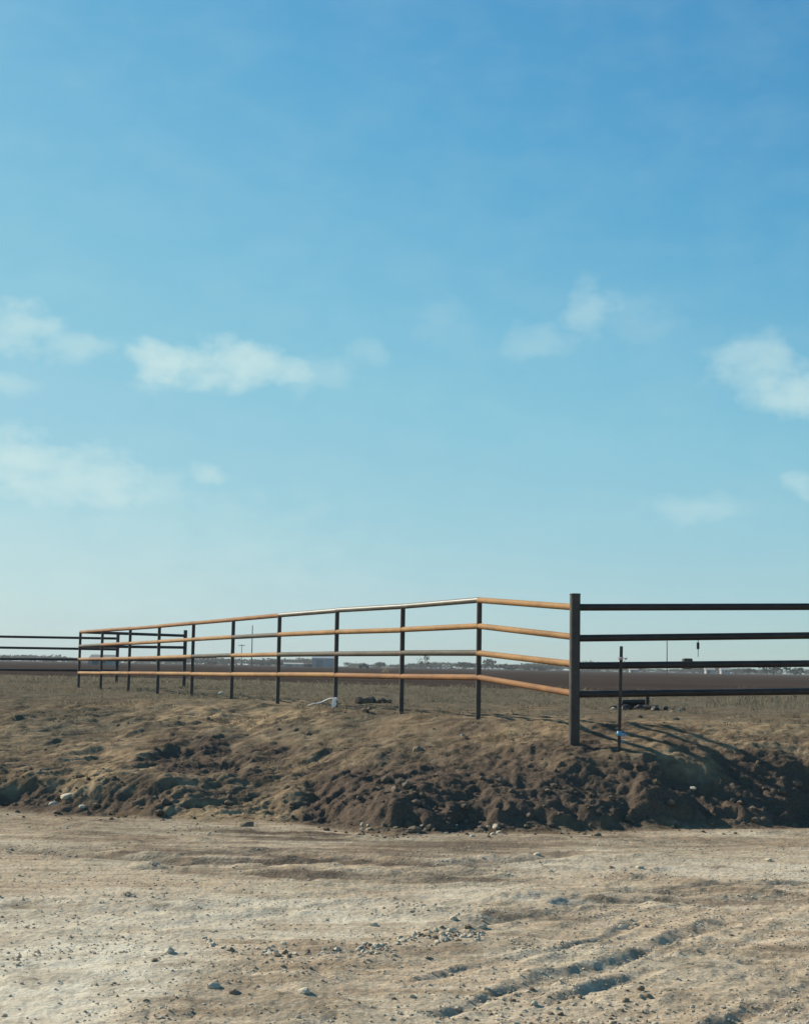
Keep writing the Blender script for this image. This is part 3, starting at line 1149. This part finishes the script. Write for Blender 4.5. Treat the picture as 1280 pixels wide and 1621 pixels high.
def scatter(name, pts, sizes, mat, seed, flat=.7, protos=5, sub=1, sink=.35):
    """one mesh of many small lumps"""
    PV, PF = [], None
    for k in range(protos):
        bm = stone_bm(seed + k, sub)
        PV.append(np.array([v.co[:] for v in bm.verts]))
        if PF is None:
            PF = np.array([[v.index for v in f.verts] for f in bm.faces])
        bm.free()
    n = len(pts)
    nv = len(PV[0])
    which = RNG.integers(0, protos, n)
    B = np.stack(PV)[which]
    th = RNG.uniform(0, 6.28, n)
    c, s = np.cos(th)[:, None], np.sin(th)[:, None]
    sc = sizes[:, None]
    ex = RNG.uniform(.75, 1.35, (n, 1))
    X = B[:, :, 0] * sc * ex; Y = B[:, :, 1] * sc; Z = B[:, :, 2] * sc * flat
    V = np.stack([X * c - Y * s + pts[:, :1], X * s + Y * c + pts[:, 1:2], Z + pts[:, 2:3] + sc * flat * sink], -1).reshape(-1, 3)
    F = (PF[None] + (np.arange(n) * nv)[:, None, None]).reshape(-1, 3)
    return tag(link(name, np_mesh(name, V, F, mat)), kind='stuff')


def sprinkle(n, y0, y1, dens):
    """random ground points between y0 and y1 where dens(x, y) allows"""
    y = y0 + (y1 - y0) * RNG.random(n)
    x = RNG.uniform(-.5, .5, n) * (y + 3)
    keep = RNG.random(n) < dens(x, y)
    return x[keep], y[keep]


# gravel on the road
gx, gy = sprinkle(60000, 4.5, 14.3, lambda x, y: np.clip(.03 + .8 * (fbm(x * .9, y * 1.1, 3, 90) - .04), .012, 1) * (y < base_y(x) - .1))
gx2, gy2 = sprinkle(70000, 5.2, 12.5, lambda x, y: np.clip(.26 + 1.2 * fbm(x * .8, y * 1.6, 4, 140) + .25 * sstep((x + .3) / 1.5), .04, 1) * np.clip((13 - y) / 6, 0, 1))
xk = np.abs(gx2) < .36 * gy2 + .6
gx, gy = np.concatenate([gx, gx2[xk]]), np.concatenate([gy, gy2[xk]])
n1 = xk.sum()
g_ = np.stack([gx, gy, ground_full(gx, gy)[0]], -1)
gs = .005 + .010 * RNG.random(len(gx)) ** 3
gs[-n1:] = .0035 + .008 * RNG.random(n1) ** 3
print('gravel', len(gx))
scatter('gravel', g_, gs, M['gravel'], 300, .65, sink=.35)
# earth clods on the bank
cx_, cy_ = sprinkle(42000, 13.4, 22, lambda x, y: (y > base_y(x) - .5) * np.clip(.06 + .9 * np.exp(-((y - base_y(x) - .45) / .6) ** 2) + .25 * (fbm(x, y, 2, 333)), 0, 1) * .36)
zc, _, dk_, _, _ = ground_full(cx_, cy_)
big = RNG.random(len(cx_)) < (.10 + .5 * dk_)
sz = np.where(big, .010 + .065 * RNG.random(len(cx_)) ** 4.5, .005 + .018 * RNG.random(len(cx_)) ** 2.5)
scatter('soil_clods', np.stack([cx_, cy_, zc], -1), sz, M['clod'], 400, .75, protos=12, sink=.2)


# ------------------------------------------------------------------ dry grass and weeds
def blades(name, x, y, z, h, mat, w=.006, spread=.5):
    n = len(x)
    th = RNG.uniform(0, 6.28, n)
    ln = RNG.normal(0, spread, (n, 2)) * h[:, None]
    dx, dy = np.cos(th) * w, np.sin(th) * w
    b = np.stack([x, y, z - .01], -1)
    wv = np.stack([dx, dy, 0 * dx], -1)
    mid = b + np.stack([ln[:, 0] * .35, ln[:, 1] * .35, h * .6], -1)
    tip = b + np.stack([ln[:, 0], ln[:, 1], h], -1)
    V = np.stack([b - wv, b + wv, mid + wv * .8, mid - wv * .8, tip + wv * .2, tip - wv * .2], 1).reshape(-1, 3)
    k = (np.arange(n) * 6)[:, None]
    F = np.concatenate([k + np.array([[0, 1, 2, 3]]), k + np.array([[3, 2, 4, 5]])])
    return tag(link(name, np_mesh(name, V, F, mat)), kind='stuff')


def tufts(n, y0, y1, dens, per, rad):
    tx, ty = sprinkle(n, y0, y1, dens)
    x = np.repeat(tx, per) + RNG.normal(0, rad, len(tx) * per)
    y = np.repeat(ty, per) + RNG.normal(0, rad, len(tx) * per)
    return x, y


tx, ty = tufts(8000, 16.2, 47, lambda x, y: np.clip(.15 + 1.3 * fbm(x * .5, y * .3, 3, 101) + (y - 20) / 30, 0, 1), 13, .08)
blades('dry_grass', tx, ty, ground_full(tx, ty)[0], RNG.uniform(.015, .085, len(tx)), M['grass'], .006, .9)
tx, ty = tufts(1500, 45, 76, lambda x, y: np.clip((np.interp(x, [-30, -8, 0, 6, 12, 30], [72, 64, 55, 50.5, 47.6, 47]) - y) / 8 + .4, 0, 1) * (np.abs(x) < .33 * y), 10, .2)
blades('field_edge_weeds', tx, ty, np.full(len(tx), PLATEAU - .03), RNG.uniform(.04, .16, len(tx)), M['grass'], .014, .8)
tx, ty = tufts(420, 26, 46, lambda x, y: np.clip((x / y - .19) / .04, 0, 1), 22, .14)
blades('tall_dry_weeds', tx, ty, ground_full(tx, ty)[0], RNG.uniform(.06, .30, len(tx)), M['grass'], .008, .5)

# ------------------------------------------------------------------ far things


def tree_meshes(seed, h, wd, n, leaf, trunk_frac=.35, bare=False):
    """(trunk bmesh with limbs, crown mesh arrays) for a tree of height h"""
    rr = random.Random(seed)
    bm = bmesh.new()
    add_tube(bm, [(0, 0, -.3), (.02 * h, 0, h * .2), (.0, .02 * h, h * .45), (.03 * h, 0, h * .8)], [h * .035, h * .028, h * .02, h * .006], 7)
    lobes = []
    for k in range(9):
        a = k * 2.4 + rr.uniform(-.4, .4)
        z0 = h * rr.uniform(trunk_frac * .7, .6)
        r = wd * rr.uniform(.25, .5)
        e = Vector((math.cos(a) * r, math.sin(a) * r, min(h * .86, z0 + h * rr.uniform(.02, .40))))
        add_tube(bm, [(0, 0, z0), e * .5 + Vector((0, 0, z0 * .55)), e], [h * .014, h * .010, h * .004], 5)
        lobes.append((e, wd * rr.uniform(.16, .30)))
    lobes.append((Vector((0, 0, h * .82)), wd * .26))
    V = []
    for i in range(n):
        c, r = rr.choice(lobes)
        d = Vector((rr.gauss(0, 1), rr.gauss(0, 1), rr.gauss(0, .8)))
        d = d.normalized()
        d.z *= min(1.0, h / wd * .9)
        p = c + d * r * rr.random() ** .4
        p.z = min(max(p.z, h * trunk_frac * .6), h)
        u = Vector((rr.gauss(0, 1), rr.gauss(0, 1), rr.gauss(0, 1))).normalized()
        w = u.orthogonal().normalized()
        s = leaf * rr.uniform(.5, 1.3)
        V += [p - u * s, p + w * s * .6, p + u * s, p - w * s * .6]
    V = np.array([v[:] for v in V])
    F = np.arange(len(V)).reshape(-1, 4)
    return bm, V, F


def far_tree(name, label, px, ytop, ybase, wpx, Y, leafmat, seed, bark='bark', n=420, leaf=.2, tf=.35, group=None):
    b, t = P(px, ybase, Y), P(px, ytop, Y)
    zb = PLATEAU - .05
    h = max(t.z - zb, .5)
    wd = wpx / FPX * Y
    o = thing(name, label, 'tree', (b.x, Y, zb), random.uniform(0, 6), group)
    bm, V, F = tree_meshes(seed, h, wd, n, leaf * wd / 3, tf)
    link('trunk', bm_mesh('trunk', bm, M[bark]), o)
    link('crown', np_mesh('crown', V, F, M[leafmat]), o)
    return o


far_tree('tree', 'slender sparse tree with a pale trunk standing out in the far field', 672, 1038, 1062, 18, 420, 'leafdark', 5, 'palebark', 150, .22, .5)
far_tree('tree', 'tall rounded bare tree beside the nearest thin post, above the wood line', 773, 1043, 1061, 20, 620, 'leafdark', 8)
far_tree('tree', 'broad low tree between two thin posts on the horizon', 737, 1049, 1060, 32, 640, 'leafdark', 9)
far_tree('tree', 'low spreading tree before the corner panel on the horizon', 803, 1052, 1061, 36, 640, 'leafdark', 10)
far_tree('tree', 'far low tree just short of the thick post', 845, 1054, 1062, 40, 660, 'leafdark', 11)
far_tree('tree', 'dark bushy tree under the third dark rail on the horizon', 1222, 1053, 1067, 32, 560, 'leafgreen', 12)
far_tree('tree', 'smaller dark tree near the frame edge under the dark rails', 1256, 1057, 1068, 26, 560, 'leafgreen', 13)
far_tree('tree', 'dark tree partly merged with its bushy neighbour under the rails', 1186, 1058, 1067, 18, 580, 'leafdark', 14)
far_tree('tree', 'rounded hazy tree seen between the middle thin posts', 334, 1046, 1054, 16, 640, 'leafdark', 15)
far_tree('tree', 'hazy low tree close by the tall mast', 412, 1047, 1055, 26, 660, 'leafdark', 16)
far_tree('tree', 'dark green tree at the end of the long pale shed', 436, 1047, 1056, 20, 600, 'leafgreen', 17)
far_tree('tree', 'small dark tree behind the parked truck', 602, 1048, 1058, 16, 640, 'leafgreen', 18)
far_tree('bush', 'tan leafless bush at the edge of the ploughed field', 611, 1055, 1074, 16, 80, 'leaftan', 19, 'palebark', 160, .16, .15)


def wood(name):
    """the far wood that closes the horizon, one mass"""
    VV, FF, off = [], [], 0
    base = [tree_meshes(700 + k, 1, 1.6, 170, .11, .12) for k in range(6)]
    for b in base:
        b[0].free()
    rr = random.Random(4)
    for k in range(620):
        px = rr.uniform(-700, 2000)
        d = rr.uniform(760, 980)
        x = P(px, 1055, d).x
        clump = .5 + .5 * math.sin(px * .021 + 1.3) * math.sin(px * .0083)
        h = (1.9 + 3.4 * clump ** 1.5) * rr.uniform(.75, 1.25)
        _, V, F = base[k % 6]
        s = np.array([h * rr.uniform(1.2, 2.6), h * 1.6, h])
        VV.append(V * s + np.array([x, d, PLATEAU - .2]))
        FF.append(F + off)
        off += len(V)
    return tag(link(name, np_mesh(name, np.concatenate(VV), np.concatenate(FF), M['leafdark'])), kind='stuff')


wood('far_wood')


def building(name, label, x0, x1, ytop, ybase, Y, dep, wallm, roofm, cat='barn', roof_h=.3, doors=1, wins=2):
    a, b = P(x0, ybase, Y), P(x1, ybase, Y)
    zb = PLATEAU - .1
    H = P((x0 + x1) / 2, ytop, Y).z - zb
    wd = b.x - a.x
    o = thing(name, label, cat, ((a.x + b.x) / 2, Y, zb))
    e = H * (1 - roof_h)
    part('wall', o, M[wallm], lambda bm: add_box(bm, (-wd / 2, 0, -.3), (wd / 2, dep, e)))

    def rf_(bm):
        ov = .25
        pts = [(-wd / 2 - ov, -ov, e + .01), (wd / 2 + ov, -ov, e + .01), (wd / 2 + ov, dep / 2, H), (-wd / 2 - ov, dep / 2, H),
               (-wd / 2 - ov, dep + ov, e + .01), (wd / 2 + ov, dep + ov, e + .01)]
        v = [bm.verts.new(p) for p in pts]
        for q in ((0, 1, 2, 3), (3, 2, 5, 4), (0, 3, 4), (1, 5, 2), (0, 4, 5, 1)):
            bm.faces.new([v[i] for i in q])
    part('roof', o, M[roofm], rf_)
    for k in range(doors):
        x = wd * (-.2 + .4 * k)
        part('door', o, M['door'], lambda bm: add_box(bm, (x - min(1.4, wd * .14), -.04, 0), (x + min(1.4, wd * .14), .03, e * .8)))
    for k in range(wins):
        x = wd * (.14 + .2 * k)
        w = part('window', o, M['wall'], lambda bm: add_box(bm, (x - .5, -.05, e * .45), (x + .5, .03, e * .8)))
        part('pane', w, M['glass'], lambda bm: add_box(bm, (x - .4, -.07, e * .5), (x + .4, -.055, e * .76)))
    return o


building('barn', 'tall blue grey metal barn on the horizon between two thin posts', 494, 532, 1038, 1056, 560, 14, 'barn', 'barn', 'barn', .22, 1, 0)
building('shed', 'long low pale shed on the horizon before the wood', 446, 484, 1049, 1056, 620, 8, 'wall', 'wall', 'shed', .35, 1, 3)
building('shed', 'small dark shed tucked against the blue grey barn', 481, 493, 1049, 1056, 540, 5, 'dkwall', 'dkwall', 'shed', .35, 1, 0)
building('farmhouse', 'distant low house with grey roof behind the end of the rusty fence', 140, 178, 1036, 1050, 300, 8, 'wall', 'roof', 'house', .5, 1, 1)
building('shed', 'little white shed low under the third dark rail', 997, 1009, 1058, 1064, 640, 4, 'wall', 'wall', 'shed', .35, 1, 0)
building('shed', 'white shed with a low roof farther along under the dark rails', 1117, 1131, 1057, 1065, 650, 4, 'wall', 'wall', 'shed', .35, 1, 0)
building('shed', 'far white shed nearest the dark trees under the rails', 1141, 1154, 1057, 1065, 660, 4, 'wall', 'wall', 'shed', .35, 0, 1)


def truck():
    Y = 430
    x = P(576, 1056, Y).x
    zb = PLATEAU - .05
    o = thing('pickup_truck', 'dark pickup truck parked alone at the far edge of the field', 'truck', (x, Y, zb))

    def body(bm):
        prof = [(-1.5, .45), (1.5, .45), (1.5, .95), (.75, 1.0), (.45, 1.48), (-.25, 1.48), (-.4, 1.0), (-1.5, .98)]
        l = [bm.verts.new((p, -.62, q)) for p, q in prof]
        r = [bm.verts.new((p, .62, q)) for p, q in prof]
        bm.faces.new(l); bm.faces.new(r[::-1])
        for i in range(len(prof)):
            j = (i + 1) % len(prof)
            bm.faces.new((l[i], l[j], r[j], r[i]))
    part('body', o, M['paint'], body)
    part('window', o, M['glass'], lambda bm: add_box(bm, (-.22, -.64, 1.05), (.38, -.625, 1.4)))
    for sx_ in (-.95, .95):
        for sy_ in (-.6, .6):
            part('wheel', o, M['rubber'], lambda bm: add_tube(bm, [(sx_, sy_ - .1, .32), (sx_, sy_ + .1, .32)], .32, 14))


truck()


def mast(name, label, px, ytop, Y, r, arm=0.0, cat='pole'):
    a, t = P(px, 1055, Y), P(px, ytop, Y)
    zb = PLATEAU - .1
    o = thing(name, label, cat, (a.x, Y, zb))
    h = t.z - zb
    part('pole', o, M['wood'], lambda bm: add_tube(bm, [(0, 0, -.5), (0, 0, h)], [r, r * .75], 8))
    if arm:
        part('crossarm', o, M['wood'], lambda bm: add_box(bm, (-arm, -r - .08, h - .5), (arm, -r, h - .32)))
        for q in (-.85, -.3, .3, .85):
            part('insulator', o, M['door'], lambda bm: add_tube(bm, [(q * arm, -r - .04, h - .32), (q * arm, -r - .04, h - .1)], .06, 6))
    return o


mast('mast', 'tall thin mast rising above the wood between thin posts', 398, 990, 430, .17)
mast('utility_pole', 'short faint pole with a crossarm next to the tall mast', 382, 1020, 520, .14, 1.1)
mast('utility_pole', 'lone thin pole seen between the second and third dark rails', 1055, 1010, 330, .13)

# ------------------------------------------------------------------ haze
HAZE = 0.00025
bm = bmesh.new()
add_box(bm, (-1300, -100, -1.6), (1300, 1600, 16))
hz = link('haze', bm_mesh('haze', bm))
hm = bpy.data.materials.new('haze_air')
hm.use_nodes = True
hn = hm.node_tree
hn.nodes.clear()
ho = hn.nodes.new('ShaderNodeOutputMaterial')
hv = hn.nodes.new('ShaderNodeVolumePrincipled')
hv.inputs['Color'].default_value = (.80, .86, .92, 1)
hv.inputs['Density'].default_value = HAZE
hn.links.new(hv.outputs[0], ho.inputs['Volume'])
hz.data.materials.append(hm)
tag(hz, kind='stuff')
